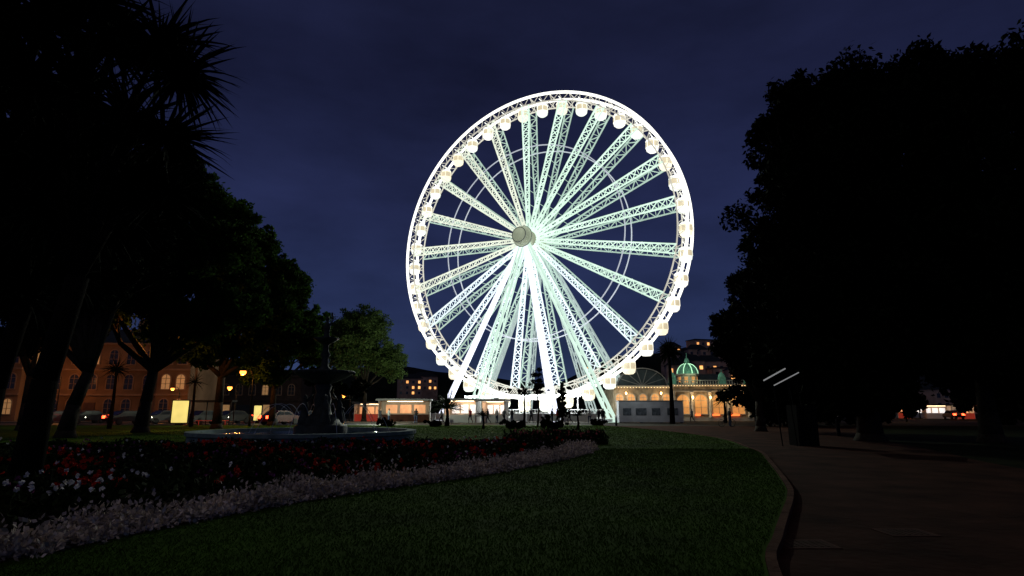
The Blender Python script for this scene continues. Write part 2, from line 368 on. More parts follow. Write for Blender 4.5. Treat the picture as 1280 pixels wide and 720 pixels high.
for nm,ec,es_ in (("gondola_shell_warm",(1,.90,.66),1.05),("gondola_shell_white",(1,.98,.88),1.25),("gondola_shell_pale",(.92,1,.90),1.1)):
    gl=mat(nm,(.5,.5,.45),.3,.05,2,emit=ec,es=es_)
    mb=MB(); mb.lathe([(0,-1.1),(.55,-1.05),(.84,-.78),(.92,-.35)],18,mi=0); mb.lathe([(.92,-.35),(.94,.1),(.90,.45)],18,mi=1); mb.lathe([(.90,.45),(.92,.5),(.92,.62)],18,mi=0)
    for i in range(6):
        t=i*math.pi/3; mb.beam((.94*math.cos(t),.94*math.sin(t),-.36),(.92*math.cos(t),.92*math.sin(t),.5),.08,mi=0)
    GBs.append(mb.mesh("gondola",[gl,gg],True))
mb=MB(); mb.lathe([(.94,.62),(.78,.86),(.46,1.0),(0,1.06)],18); mb.beam((0,-1.15,1.5),(0,1.15,1.5),.1); mb.beam((0,0,1.0),(0,0,1.5),.12)
GR=mb.mesh("gondola_roof",[gr],True)
rg=random.Random(3)
for i in range(42):
    a=2*math.pi*i/42
    o=part("gondola",rg.choice(GBs),None,fw,loc=((R0-.6)*math.cos(a),0,HZ+(R0-.6)*math.sin(a)-1.5)); r_=part("gondola_roof",GR,None,o)
lav=mat("leg_light_lavender",(.3,.3,.35),.5,.05,3,emit=(.80,.84,1.0),es=1.4,evar=.2)
legg=mat("leg_light_green",(.3,.3,.3),.5,.05,3,emit=(.70,.96,.80),es=.85,evar=.3)
legd=mat("leg_light_dim",(.3,.3,.3),.5,.05,3,emit=(.64,.84,.80),es=.45,evar=.3)
def leg(foot,top,w,m,ch=.2):
    mb=MB(); f=Vector(foot); t=Vector(top); d=(t-f).normalized(); sx_=Vector((1,0,0)); sy_=d.cross(sx_).normalized(); sx_=sy_.cross(d).normalized()
    cs=[sx_*w*i+sy_*w*j for i,j in ((-1,-1),(1,-1),(1,1),(-1,1))]
    for c in cs: mb.beam(f+c,t+c*.5,ch)
    m_=14
    for k in range(m_):
        for q in range(4):
            c0,c1=cs[q],cs[(q+1)%4]
            if k%2: c0,c1=c1,c0
            a=f.lerp(t,k/m_)+c0*(1-.5*k/m_); b=f.lerp(t,(k+1)/m_)+c1*(1-.5*(k+1)/m_); mb.beam(a,b,.08)
    mb.box(f+Vector((0,0,.05)),(w*2+.8,w*2+.8,.5))
    part("support_leg",mb,m,fw)
leg((-13.6,-5.2,.2),(-.3,-3.0,HZ-.4),.30,lav); leg((14.4,-6,.2),(.3,-3.0,HZ-.4),.36,legg)
leg((7.4,-8.6,.2),(.2,-3.0,HZ-.8),.36,lav,.22); leg((-5.5,-8.6,.2),(-.2,-3.0,HZ-.8),.6,legg)
leg((-13.6,6,.2),(-.3,2.9,HZ-.4),.3,legd,.16); leg((14.4,6,.2),(.3,2.9,HZ-.4),.3,legd,.16)
leg((6,8.6,.2),(.2,2.9,HZ-.8),.5,legd,.16); leg((-6,8.6,.2),(-.2,2.9,HZ-.8),.5,legd,.16)
mb=MB(); mb.box((0,-6,.25),(30,.6,.4)); mb.box((0,6,.25),(30,.6,.4))
for x in (-13.6,14.4,7.4,-5.5): mb.box((x,0,.24),(.5,18,.36))
part("base_frame",mb,white,fw)
L=bpy.data.lights.new("lawn_fill_spot",'SPOT'); L.energy=27000; L.color=(.93,1,.85); L.shadow_soft_size=0.0; L.spot_size=math.radians(105); L.spot_blend=.6  # added unseen spot in front of the hub, fills light onto the lawn
o=bpy.data.objects.new("lawn_fill_spot",L); link(o); n_w=Vector((-math.sin(WA),-math.cos(WA),0)); o.location=Vector((WC[0],WC[1],HZ))+n_w*7.5
o.rotation_euler=(Vector((-4,16,-2))-o.location).to_track_quat('-Z','Y').to_euler()

pf=thing("boarding_platform","brightly lit white boarding deck with railings under the wheel","platform",(WC[0],WC[1],0),-WA)
mb=MB(); mb.box((0,-3.1,.3),(20,3.2,.5)); mb.box((0,3.1,.3),(20,3.2,.5)); part("deck",mb,mat("deck_board",(.6,.6,.58),.6,.15,3),pf)
for yk in (-4.7,4.7):
    mb=MB()
    for i in range(41): mb.beam((-10+i*.5,yk,.55),(-10+i*.5,yk,1.6),.04)
    mb.beam((-10,yk,1.6),(10,yk,1.6),.08); mb.beam((-10,yk,1.1),(10,yk,1.1),.05)
    part("railing",mb,white,pf)
for x in (-2,5):
    mb=MB()
    for k in range(4): mb.box((x,-5-.3*k,.5-.13*k-.06),(3,.3,.12))
    part("steps",mb,white,pf)
tube=mat("platform_tube_light",(.9,.9,.9),.4,.03,3,emit=(.92,1,1),es=5)
for x in (-9,-4.5,0,4.5,9):
    mb=MB(); mb.beam((x,-4.7,.55),(x,-4.7,3.4),.12); mb.beam((x,-4.7,3.4),(x,-2.9,3.6),.1); part("canopy_post",mb,white,pf)
for yk,z,ww in ((-4.7,3.45,.26),(-2.9,3.62,.2)):
    mb=MB(); mb.beam((-9.4,yk,z),(9.4,yk,z),ww,ww); part("tube_light",mb,tube,pf)
for x in (-8,0,8): lamp("platform_lamp",(x,-5.2,3.2),1500,(.92,1,.98),.15,pf)

pk=mat("panel_white",(.6,.6,.6),.5,.05,2)
mb=MB(); mb.box((0,0,.62),(2.3,.05,.95)); mb.beam((-1.15,0,.02),(-1.15,0,1.15),.06); mb.beam((1.15,0,.02),(1.15,0,1.15),.06)
fm=mb.mesh("barrier_panel",[pk])
for i in range(11):
    x=-11+2.42*i
    if i in (4,5): continue
    p=Matrix.Rotation(-WA,3,'Z')@Vector((x,-11.5,0))
    thing("barrier_panel","white crowd barrier panel standing before the wheel","barrier",(WC[0]+p.x,WC[1]+p.y,.006),-WA,"white barriers round the wheel",fm)

# ------------------------------------------------------------ booths / kiosks
dkr=mat("dark_roof",(.05,.05,.055),.8,.2,2,spec=.1)
def kiosk(label,x,y,wd,dp,ht,rz,frontcol,glow,roofm,cat="kiosk",power=150,fasc=None):
    k_=thing("kiosk",label,cat,(x,y,0),rz)
    mb=MB(); mb.box((0,dp/2-.05,ht/2),(wd,.1,ht)); mb.box((-wd/2+.05,0,ht/2),(.1,dp-.2,ht)); mb.box((wd/2-.05,0,ht/2),(.1,dp-.2,ht)); part("wall",mb,mat("booth_wall",(.5,.45,.4),.6,.1,2),k_)
    mb=MB(); mb.box((0,-.3,ht+.14),(wd+.5,dp+.9,.22)); part("roof",mb,roofm,k_)
    mb=MB(); mb.box((0,-dp/2+.1,.5),(wd-.22,.2,.98)); part("counter",mb,frontcol,k_)
    mb=MB(); mb.box((0,-dp/2-.78,ht+.14),(wd+.5,.04,.26)); part("fascia",mb,fasc or roofm,k_)
    for i in range(3):
        mb=MB(); mb.box(((i-1)*wd*.28,dp/2-.16,ht*.62),(wd*.22,.06,ht*.4)); part("display_board",mb,glow,k_)
    mb=MB(); mb.box((0,0,ht-.05),(wd*.7,.12,.06)); part("ceiling_light",mb,mat("warm_tube",(.9,.9,.8),.4,.02,2,emit=(1,.7,.4),es=6,sampling='NONE'),k_)
    lamp("kiosk_lamp",(0,-.2,ht-.4),power,(1,.60,.34),.1,k_)
    return k_
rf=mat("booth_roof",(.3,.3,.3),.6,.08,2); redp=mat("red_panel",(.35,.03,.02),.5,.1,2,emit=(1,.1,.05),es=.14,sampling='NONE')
gw=mat("display_glow",(.6,.4,.3),.5,.3,2,emit=(1,.42,.16),es=.7,sampling='NONE',evar=.8); gwh=mat("display_glow_white",(.6,.6,.6),.5,.3,2,emit=(.9,.95,1),es=.8,sampling='NONE')
dco=mat("counter_wood",(.08,.03,.02),.7,.3,2,spec=.1)
kiosk("white roofed refreshment kiosk with warm red interior",SX(506,80),80,6.6,3,2.7,.1,dco,gw,rf,power=16)
kiosk("low kiosk with red counter and orange lights",SX(462,86),86,4,2.6,2.4,.1,redp,gw,dkr,power=16)
kiosk("white ticket booth with bright boards beside the wheel",SX(578,77),77,4.2,2.4,2.7,-.2,pk,gwh,rf,"ticket booth",130)
kiosk("white ticket booth with open hatch beside the wheel",SX(618,74),76,3,2.2,2.6,-.2,pk,gwh,rf,"ticket booth",80)

hb=thing("exhibition_container","long white cabin with dark picture panels beside the wheel","cabin",(SX(812,76),76,0),-.06)
mb=MB(); mb.box((0,0,1.35),(7.8,2.4,2.5)); part("cabin_wall",mb,mat("cabin_paint",(.55,.57,.6),.6,.15,1),hb)
mb=MB(); mb.box((0,0,2.66),(8,2.6,.1)); part("cabin_roof",mb,rf,hb)
for i,x in enumerate((-2.9,-1.2,.6,2.6)):
    mb=MB(); mb.box((0,0,0),(1.3 if i%2 else 1.0,.04,.85)); part("picture_panel",mb,mat("picture_dark",(.12,.14,.16),.4,.7,3),hb,loc=(x,-1.23,1.35))
for x in (-3.7,-1.2,1.2,3.7):
    mb=MB(); mb.box((x,-1,.06),(.3,.3,.12)); part("cabin_foot",mb,dkr,hb)
lamp("cabin_lamp",(-2,-4.5,4.2),75,(.9,1,1),.1,hb)

# ------------------------------------------------------------ PAVILION
PX,PY=24.6,88
pv=thing("pavilion","ornate white seaside pavilion with green copper dome, lit windows","pavilion",(PX,PY,0),-.04)
cream=mat("pavilion_render",(.34,.28,.19),.85,.35,1.5,bump=.1,spec=.05); trim=mat("pavilion_trim",(.52,.47,.37),.8,.15,2,spec=.05); rtrim=mat("roof_trim",(.20,.20,.19),.8,.15,2,spec=.05)
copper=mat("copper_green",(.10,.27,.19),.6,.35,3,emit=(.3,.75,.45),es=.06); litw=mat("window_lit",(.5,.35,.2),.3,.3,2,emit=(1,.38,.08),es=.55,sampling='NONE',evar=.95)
domel=mat("dome_rib_light",(.4,.6,.45),.5,.05,2,emit=(.55,1,.62),es=1.3,sampling='NONE')
darkw=mat("window_dark",(.03,.035,.045),.1,.2,2,spec=.6)
mb=MB(); mb.box((-5.6,7,2.35),(8.4,14,4.7)); mb.box((4.2,7,2.45),(11.2,14,4.9)); part("wall",mb,cream,pv)
mb=MB(); mb.box((-5.6,-.1,4.85),(8.9,.7,.3)); mb.box((4.2,-.12,5.05),(11.6,.75,.3)); mb.box((4.2,-.1,.25),(11.5,.5,.5)); mb.box((-5.6,-.1,.25),(8.6,.4,.5))
mb.box((4.2,-.05,4.2),(11.3,.3,.18))
part("cornice",mb,trim,pv)
mb=MB()
for i in range(29): mb.lathe([(.04,0),(.09,.12),(.05,.3),(.08,.42),(.04,.5)],6,(-1.2+i*.385,-.1,5.2))
mb.box((4.2,-.1,5.76),(11.5,.2,.12))
part("balustrade",mb,trim,pv)
bl=mat("bulb_warm",(.9,.8,.6),.4,.02,2,emit=(1,.6,.25),es=4,sampling='NONE')
mb=MB()
for i in range(28): mb.lathe([(0,-.05),(.05,0),(0,.05)],6,(-1.1+i*.4,-.55,4.98))
for i in range(20): mb.lathe([(0,-.05),(.05,0),(0,.05)],6,(-9.6+i*.43,-.52,4.72))
part("bulb_string",mb,bl,pv)
for x in (-1.2,1.4,3.9,6.5,9.4):
    mb=MB(); mb.lathe([(.3,.5),(.3,.7),(.22,.8),(.19,3.8),(.3,4.0),(.3,4.1)],12); part("column",mb,trim,pv,True,loc=(x,-.28,0))
def arch(wd,ht,depth=.1,fr=.14):
    n_=10; r=wd/2; inn=[(-r,0),(r,0)]+[(r*math.cos(t*math.pi/n_),ht-r+r*math.sin(t*math.pi/n_)) for t in range(n_+1)]
    ro=r+fr; out=[(-ro,-fr),(ro,-fr)]+[(ro*math.cos(t*math.pi/n_),ht-r+ro*math.sin(t*math.pi/n_)) for t in range(n_+1)]
    fm=MB(); m_=len(inn)
    vs=[(x,-depth,z) for x,z in inn]+[(x,-depth,z) for x,z in out]+[(x,0,z) for x,z in inn]+[(x,0,z) for x,z in out]
    fs=[]
    for i in range(m_):
        j=(i+1)%m_; fs.append((i,j,m_+j,m_+i)); fs.append((i,2*m_+i,2*m_+j,j)); fs.append((m_+i,m_+j,3*m_+j,3*m_+i))
    fm.add(vs,fs); fm.box((0,-depth*.5,ht*.5-.02),(.06,depth*.6,ht-.05)); fm.box((0,-depth*.5,(ht-r)),(wd,depth*.5,.06)); fm.box((0,-depth*.5,(ht-r)*.5),(wd,depth*.45,.05))
    pm=MB(); pm.add([(x,-.02,z) for x,z in inn],[tuple(range(m_))]); return fm,pm
fm,pm=arch(1.7,2.7); AF=fm.mesh("window_frame",[trim]); AP=pm.mesh("window_pane",[litw])
for x in (.1,2.65,5.2,7.95):
    wn=part("window",AP,None,pv,loc=(x,0,1.0)); part("window_frame",AF,None,wn)
fm2,pm2=arch(1.0,1.9); AF2=fm2.mesh("window_frame",[trim]); AP2=pm2.mesh("window_pane",[litw])
for x in (-9,-7.3,-5.6,-3.9,-2.2):
    wn=part("window",AP2,None,pv,loc=(x,0,1.9)); part("window_frame",AF2,None,wn)
def halfarch(rx,h,n_=14): return [(rx*math.cos(t*math.pi/n_),h*math.sin(t*math.pi/n_)) for t in range(n_+1)]
mb=MB(); mb.prism([(x-5.6,5.0+z) for x,z in halfarch(3.5,2.4)],.4,12); part("barrel_roof",mb,mat("roof_glass",(.04,.055,.06),.3,.3,1.2),pv)
mb=MB(); o_=[(x-5.6,5.0+z) for x,z in halfarch(3.65,2.55,20)]
for i in range(20): mb.beam((o_[i][0],.25,o_[i][1]),(o_[i+1][0],.25,o_[i+1][1]),.14,.14)
for k in range(1,7):
    t=k*math.pi/7; mb.beam((-5.6,.3,5.0),(-5.6+3.5*math.cos(t),.3,5.0+2.4*math.sin(t)),.05,.12)
part("gable_arch",mb,rtrim,pv)
for yk in (3,5.5,8,10.5):
    mb=MB()
    for i in range(20): mb.beam((o_[i][0],yk,o_[i][1]-.08),(o_[i+1][0],yk,o_[i+1][1]-.08),.14,.14)
    part("roof_rib",mb,rtrim,pv)
mb=MB(); mb.lathe([(1.7,5.0),(1.7,5.3),(1.4,5.35),(1.4,6.5),(1.7,6.6),(1.7,6.8)],16,(1.6,2.6,0)); part("dome_drum",mb,trim,pv)
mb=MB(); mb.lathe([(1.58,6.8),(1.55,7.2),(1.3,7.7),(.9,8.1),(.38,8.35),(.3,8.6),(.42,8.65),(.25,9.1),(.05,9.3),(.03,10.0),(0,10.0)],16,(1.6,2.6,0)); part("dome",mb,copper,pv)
for i in range(8):
    mb=MB(); t=i*math.pi/4+.2; pr=[(1.62,6.85),(1.60,7.2),(1.35,7.72),(.94,8.14),(.42,8.38)]
    for a,b in zip(pr,pr[1:]): mb.beam((1.6+a[0]*math.cos(t),2.6+a[0]*math.sin(t),a[1]),(1.6+b[0]*math.cos(t),2.6+b[0]*math.sin(t),b[1]),.07)
    part("dome_rib",mb,domel,pv)
for i in range(8):
    t=i*math.pi/4+math.pi/8; mb=MB(); mb.box((0,0,0),(.5,.06,.85)); o=part("drum_window",mb,litw,pv,loc=(1.6+1.37*math.cos(t),2.6+1.37*math.sin(t),5.95)); o.rotation_euler=(0,0,t+math.pi/2)
for x in (-1.2,5.9,9.5):
    mb=MB(); mb.box((0,0,.5),(.9,.9,1.0)); mb.lathe([(.5,1.0),(.5,1.1),(.42,1.4),(.2,1.65),(.05,1.75),(.03,2.2),(0,2.2)],10); part("turret",mb,copper,pv,loc=(x,.2,5.2))
mb=MB(); mb.add([(-1.2,1,5.2),(9.6,1,5.2),(9.6,13,5.2),(-1.2,13,5.2),(3.2,6,7.0),(7.5,6,7.0)],[(0,1,5,4),(1,2,5),(2,3,4,5),(3,0,4)]); part("roof",mb,mat("slate",(.04,.045,.05),.8,.3,2,spec=.1),pv)
lan=mat("wall_lantern_glow",(.9,.6,.3),.4,.02,2,emit=(1,.50,.16),es=9,sampling='NONE')
for x,z,p in ((-8.1,3.9,42),(-3.1,3.9,42),(1.4,3.3,48),(3.9,3.3,34),(6.5,3.3,48),(9.4,3.3,34)):
    mb=MB(); mb.lathe([(0,-.22),(.11,-.12),(.14,.1),(0,.24)],8); part("wall_lantern",mb,lan,pv,loc=(x,-.62,z))
    lamp("facade_lamp",(x,-1.1,z),p,(1,.68,.36),.08,pv)
lamp("dome_lamp",(1.6,-.6,6.6),60,(.75,1,.7),.08,pv)
redl=mat("red_sign_glow",(.6,.05,.02),.5,.1,2,emit=(1,.14,.03),es=2.6,sampling='NONE')
for x,wd in ((-7.4,1.3),(2.0,.7),(4.6,1.0),(7.2,1.4)):
    mb=MB(); mb.box((0,0,0),(wd,.08,.24)); part("red_sign",mb,redl,pv,loc=(x,-.48,.85))

# ------------------------------------------------------------ hillside houses
def house(x,y,z,wd,dp,ht,seed,big=False):
    rr=random.Random(seed)
    h=thing("hillside_house","pale hillside house with a few lit windows" if not big else "tall hillside apartment block with rows of windows","house",(x,y,z),rr.uniform(-.3,.3),"buildings on the hillside")
    mb=MB(); mb.box((0,0,ht/2-3),(wd,dp,ht+6),0)
    nf=max(2,int(ht/3)); nw=max(3,int(wd/3))
    for i in range(nf):
        for j in range(nw):
            lit=rr.random()<.36
            mb.box((-wd/2+(j+.5)*wd/nw,-dp/2-.03,1.6+i*ht/nf*.95),(1.3,.06,1.5),2 if lit else 1)
    part("wall",mb,[mat("house_wall",(.55,.36,.27),.8,.3,.3,spec=.05),darkw,mat("house_window_lit",(.8,.5,.3),.4,.3,2,emit=(1,.42,.12),es=1.5,sampling='NONE',evar=.8)],h)
    mb=MB()
    if big: mb.box((0,0,ht+.3),(wd+.6,dp+.6,.5))
    else: mb.add([(-wd/2-.4,-dp/2-.4,ht),(wd/2+.4,-dp/2-.4,ht),(wd/2+.4,dp/2+.4,ht),(-wd/2-.4,dp/2+.4,ht),(-wd/4,0,ht+3),(wd/4,0,ht+3)],[(0,1,5,4),(1,2,5),(2,3,4,5),(3,0,4),(0,3,2,1)])
    part("roof",mb,MATS["slate"],h)
hs=[(845,452,300,12),(862,462,260,12),(880,440,330,16),(893,450,300,14),(905,455,280,12),(925,458,280,14),(940,466,270,13),(955,458,330,12),(850,470,240,11),(912,470,250,16),(885,462,270,12),(870,447,320,10),(965,470,260,12),(930,474,230,13),(1110,490,230,12),(1140,496,220,12),(1165,490,240,12),(1190,484,260,14),(1215,494,230,12),(735,462,420,14),(775,458,400,14),(1060,485,250,12),(530,478,380,16),(512,482,360,14),(838,440,340,9),(905,442,350,10),(1175,502,210,12)]
for i,(u,v,y,wd) in enumerate(hs):
    x,z=S(u,v,y); ht=7+(i%3)*1.5+(5 if i in (2,3) else 0)
    house(x,y,z-ht*.6,wd,9,ht,i,i in (2,3,5,9))
for i,(u,y,wd) in enumerate(((1172,112,4.0),(1205,108,2.6),(1152,122,3.2),(1130,116,2.4),(1188,128,3.0))):
    kiosk("distant small shop with bright windows and red sign",SX(u,y),y,wd,3,2.3,-.4,redp if i%2 else pk,gwh if i%2==0 else gw,dkr,"shop",60,redl if i in (1,3) else None)

# ------------------------------------------------------------ HOTEL (left)
ht_=thing("hotel","cream three storey Victorian hotel with arched windows and bays","hotel",(SX(122,88),88,0),.12)
hc=mat("hotel_stucco",(.24,.14,.075),.9,.45,.25,bump=.1,spec=.03); htr=mat("hotel_trim",(.32,.20,.12),.85,.2,1,spec=.03)
mb=MB(); mb.box((-1,6,5.6),(28,12,11.2)); mb.box((-12,-.9,5.2),(4.4,1.8,10.4)); mb.box((10.5,-.9,5.6),(4.4,1.8,11.2)); part("wall",mb,hc,ht_)
mb=MB()
for z in (3.7,7.3,11.1): mb.box((-1,-.12,z),(28.3,.3,.25)); mb.box((-12,-1.95,z if z<11 else 10.4),(4.6,.3,.25)); mb.box((10.5,-1.95,z),(4.6,.3,.25))
part("string_course",mb,htr,ht_)
mb=MB(); mb.add([(-15.3,-.3,11.25),(13.3,-.3,11.25),(13.3,12.3,11.25),(-15.3,12.3,11.25),(-11,6,14),(9,6,14)],[(0,1,5,4),(1,2,5),(2,3,4,5),(3,0,4)]); part("roof",mb,MATS["slate"],ht_)
for x in (-8,2,11): 
    mb=MB(); mb.box((x,6,14),(1.2,.8,2.6)); 
    for q in (-.3,.3): mb.lathe([(.16,15.3),(.13,15.9),(0,15.9)],8,(x+q,6,0))
    part("chimney",mb,hc,ht_)
fm,pm=arch(1.15,2.1); HF=fm.mesh("window_frame",[htr]); HP=[pm.mesh("window_pane",[darkw]),pm.mesh("window_pane",[mat("hotel_window_lit",(.8,.6,.4),.3,.2,2,emit=(1,.5,.16),es=.2,sampling='NONE')])]
rr=random.Random(4)
for z in (1.0,4.5,8.1):
    for x in (-13,-11): wn=part("window",HP[1 if rr.random()<.2 else 0],None,ht_,loc=(x,-1.81,z)); part("window_frame",HF,None,wn)
    for x in (9.5,11.5): wn=part("window",HP[1 if rr.random()<.2 else 0],None,ht_,loc=(x,-1.81,z)); part("window_frame",HF,None,wn)
    for x in (-8.6,-6.2,-3.8,1.2,3.6,6.2,-1.3):
        if z==1.0 and x==-1.3: continue
        wn=part("window",HP[1 if rr.random()<.15 else 0],None,ht_,loc=(x,0,z)); part("window_frame",HF,None,wn)
mb=MB(); mb.box((-1.3,-.06,1.3),(1.5,.12,2.6)); part("door",mb,mat("door_wood",(.1,.05,.03),.5,.2,3),ht_)
tb=thing("terrace_building","dark terrace building with shop windows at street level","building",(SX(305,125),125,0),.1)
mb=MB(); mb.box((0,5,4.2),(22,10,8.4)); part("wall",mb,mat("terrace_brick",(.05,.035,.03),.9,.3,1,spec=.03),tb)
mb=MB(); mb.box((0,-.1,3.5),(22.2,.4,.3)); mb.box((0,-.1,8.4),(22.3,.5,.3)); part("cornice",mb,MATS["terrace_brick"],tb)
for i in range(8): wn=part("window",HP[1 if i==5 else 0],None,tb,loc=(-9.2+i*2.6,0,4.6)); part("window_frame",HF,None,wn)
for i in range(5):
    mb=MB(); mb.box((0,0,0),(2.8,.06,2.1)); part("shop_window",mb,MATS["hotel_window_lit"] if i%2 else darkw,tb,loc=(-8.4+i*4.0,-.04,1.5))

# ------------------------------------------------------------ street lamps
orange=mat("sodium_lamp",(1,.5,.2),.4,.02,2,emit=(1,.28,.04),es=5)
postm=mat("lamp_post_steel",(.02,.021,.021),.8,.15,3,spec=.05)
def street_lamp(u,y,h,power,col=(1,.34,.06),arm=1.0,label="tall grey street lamp with glowing orange head",m=orange,br=1.0):
    x=SX(u,y); t=thing("street_lamp",label,"street lamp",(x,y,0),group="street lamps along the road")
    mb=MB(); mb.chain([(arm,0,0),(arm,0,1.2),(arm,0,h-.6),(arm*.7,0,h+.05),(0,0,h+.15)],[.12,.08,.05,.04,.035],8); part("post",mb,postm,t,True)
    mb=MB(); mb.lathe([(0,.22),(.22,.16),(.26,.06),(.24,.03)],12,(0,0,h-.08)); part("lamp_shade",mb,postm,t)
    mb=MB(); mb.lathe([(.22*br,.03),(.24*br,-.12*br),(.14*br,-.26*br),(0,-.3*br)],12,(0,0,h-.08)); part("lamp_bulb",mb,m,t,True)
    lamp("street_light",(0,0,h-.6),power,col,.1,t)
street_lamp(183,44,S(183,415,44)[1],520,br=1.0,arm=-.25)
street_lamp(299,56,S(298,463,56)[1],300,br=1.2); street_lamp(284,80,S(283,483,80)[1],200,br=1.3)
street_lamp(60,82,6.5,300); street_lamp(212,82,4.5,180)
street_lamp(1128,80,S(1120,492,80)[1],60,(1,.6,.3),0.5,"slim street lamp with small glowing amber head")
street_lamp(428,84,3.6,60,br=1.0)
street_lamp(1215,98,4.2,80,br=1.4); street_lamp(1143,110,3.4,60,br=1.4)
def adpanel(u,y,wd,ht,label):
    t=thing("advertising_panel",label,"advertising panel",(SX(u,y),y,0),.15)
    mb=MB(); mb.box((0,0,ht/2+.35),(wd+.2,.22,ht+.2)); mb.box((0,0,.12),(wd*.5,.18,.26)); part("frame",mb,mat("dark_metal",(.03,.03,.03),.6,.2,3,spec=.1),t)
    mb=MB(); mb.box((0,-.13,ht/2+.35),(wd,.03,ht)); part("poster",mb,mat("poster_glow",(.8,.7,.4),.5,.5,1.2,emit=(1,.80,.22),es=.9,evar=.8),t)
adpanel(225,60,1.45,2.1,"back-lit yellow poster panel standing on the pavement"); adpanel(322,72,.8,1.7,"small back-lit poster panel by the road")
bs=thing("bus_shelter","glass bus shelter with dark frame beside the lit poster","bus shelter",(SX(262,62),62.3,0),.1)
mb=MB()
for x in (-2,-.7,.7,2): mb.beam((x,.6,0),(x,.6,2.4),.08)
for x in (-2,2): mb.beam((x,-.5,0),(x,-.5,2.4),.08)
for z in (.1,2.36): mb.beam((-2,.6,z),(2,.6,z),.06); mb.beam((-2,-.5,z),(-2,.6,z),.06); mb.beam((2,-.5,z),(2,.6,z),.06)
part("frame",mb,MATS["dark_metal"],bs)
mb=MB(); mb.box((0,.05,2.47),(4.4,1.5,.12)); part("roof",mb,MATS["dark_metal"],bs)
mb=MB(); mb.box((0,.4,.5),(3.2,.35,.06)); mb.beam((-1.3,.4,0),(-1.3,.4,.48),.06); mb.beam((1.3,.4,0),(1.3,.4,.48),.06); part("bench",mb,redp,bs)

# ------------------------------------------------------------ cars
tailm=mat("tail_glow",(.8,.05,.03),.3,.02,2,emit=(1,.05,.015),es=12); headm=mat("headlight_glow",(1,1,.9),.3,.02,2,emit=(1,.90,.68),es=12); tyre=mat("tyre",(.03,.03,.03),.7,.2,3)
def car(x,y,rz,paint,label):
    c=thing("car",label,"car",(x,y,.008),rz,"cars on the road")
    prof=[(-2.15,.35),(-2.2,.75),(-2.05,.95),(-1.55,1.02),(-1.0,1.42),(.55,1.45),(1.25,1.0),(2.0,.88),(2.2,.65),(2.15,.35)]
    mb=MB(); mb.prism(prof,-.85,.85); mb.prism([(-.95,1.40),(-.9,1.47),(.5,1.49),(.55,1.42)],-.72,.72); part("body",mb,paint,c)
    mb=MB()
    for s_ in (-.857,.857):
        for pl in ([(-1.35,1.03),(-.95,1.36),(-.25,1.39),(-.25,1.03)],[(-.17,1.03),(-.17,1.39),(.5,1.38),(1.05,1.03)]): mb.add([(a,s_,b) for a,b in pl],[(0,1,2,3)])
    mb.add([(.62,-.75,1.42),(.62,.75,1.42),(1.26,.78,1.02),(1.26,-.78,1.02)],[(0,1,2,3)]); mb.add([(-1.06,-.75,1.39),(-1.06,.75,1.39),(-1.56,.78,1.04),(-1.56,-.78,1.04)],[(0,1,2,3)])
    part("window",mb,darkw,c)
    for a in (-1.35,1.35):
        for b in (-.8,.8):
            mb=MB(); mb.lathe([(0,-.1),(.2,-.11),(.33,-.1),(.34,0),(.33,.1),(.2,.11),(0,.1)],18,axis='Y'); part("wheel",mb,tyre,c,True,loc=(a,b,.34))
    for b in (-.62,.62):
        mb=MB(); mb.box((0,0,0),(.1,.34,.18)); part("headlight",mb,headm,c,loc=(2.16,b,.7))
        mb=MB(); mb.box((0,0,0),(.1,.44,.3)); part("tail_light",mb,tailm,c,loc=(-2.17,b,.82))
cp=[mat("paint_dark",(.015,.016,.02),.4,.05,2,metal=.3,spec=.4),mat("paint_silver",(.04,.04,.043),.4,.05,2,metal=.5,spec=.4),mat("paint_red",(.08,.008,.008),.4,.05,2,spec=.4),mat("paint_white",(.06,.06,.06),.4,.05,2,spec=.4)]
for u,y,rz,k_,lb in ((75,66,1.15,1,"silver hatchback driving with glowing lights"),(160,67,1.1,0,"dark hatchback driving with glowing tail lights"),(205,71.5,-2.1,3,"white hatchback driving with glowing lights"),(350,66,1.1,2,"red hatchback waiting near the crossing"),(290,71,-2.1,0,"dark hatchback driving with headlights on"),(385,70.5,-2.1,1,"silver hatchback near the kiosks with headlights on"),(108,72,-2.1,0,"dark hatchback driving with headlights on"),(258,67,1.1,0,"dark hatchback driving with glowing tail lights"),(1192,102,1.3,0,"dark hatchback driving with glowing tail lights")):
    car(SX(u,y),y,rz,cp[k_],lb)

# ------------------------------------------------------------ FOUNTAIN
FX,FY=SX(402,31),31
ft=thing("fountain","tiered cast iron fountain with round stone basin of water","fountain",(FX,FY,LH))
iron=mat("fountain_iron",(.035,.045,.042),.6,.45,3,bump=.2,spec=.2); stone=mat("basin_stone",(.20,.26,.25),.85,.35,2,bump=.3,spec=.1)
bx=-.7
mb=MB(); mb.lathe([(5.35,0),(5.35,.3),(5.45,.34),(5.45,.5),(5.0,.5),(4.95,.36),(4.9,.06)],64,(bx,0,0)); part("basin_wall",mb,stone,ft)
wm=mat("water",(.01,.03,.035),.06,.2,2,spec=.8,bump=.35)
mb=MB(); mb.lathe([(4.93,.36),(.4,.361)],64,(bx,0,0)); part("water",mb,wm,ft)
mb=MB(); mb.lathe([(1.3,.1),(1.3,.7),(1.15,.8),(1.0,.85),(.85,1.1),(.5,1.3),(.38,1.7),(.45,2.0),(.34,2.4),(.45,2.7),(.3,2.85)],16); part("pedestal",mb,iron,ft,True)
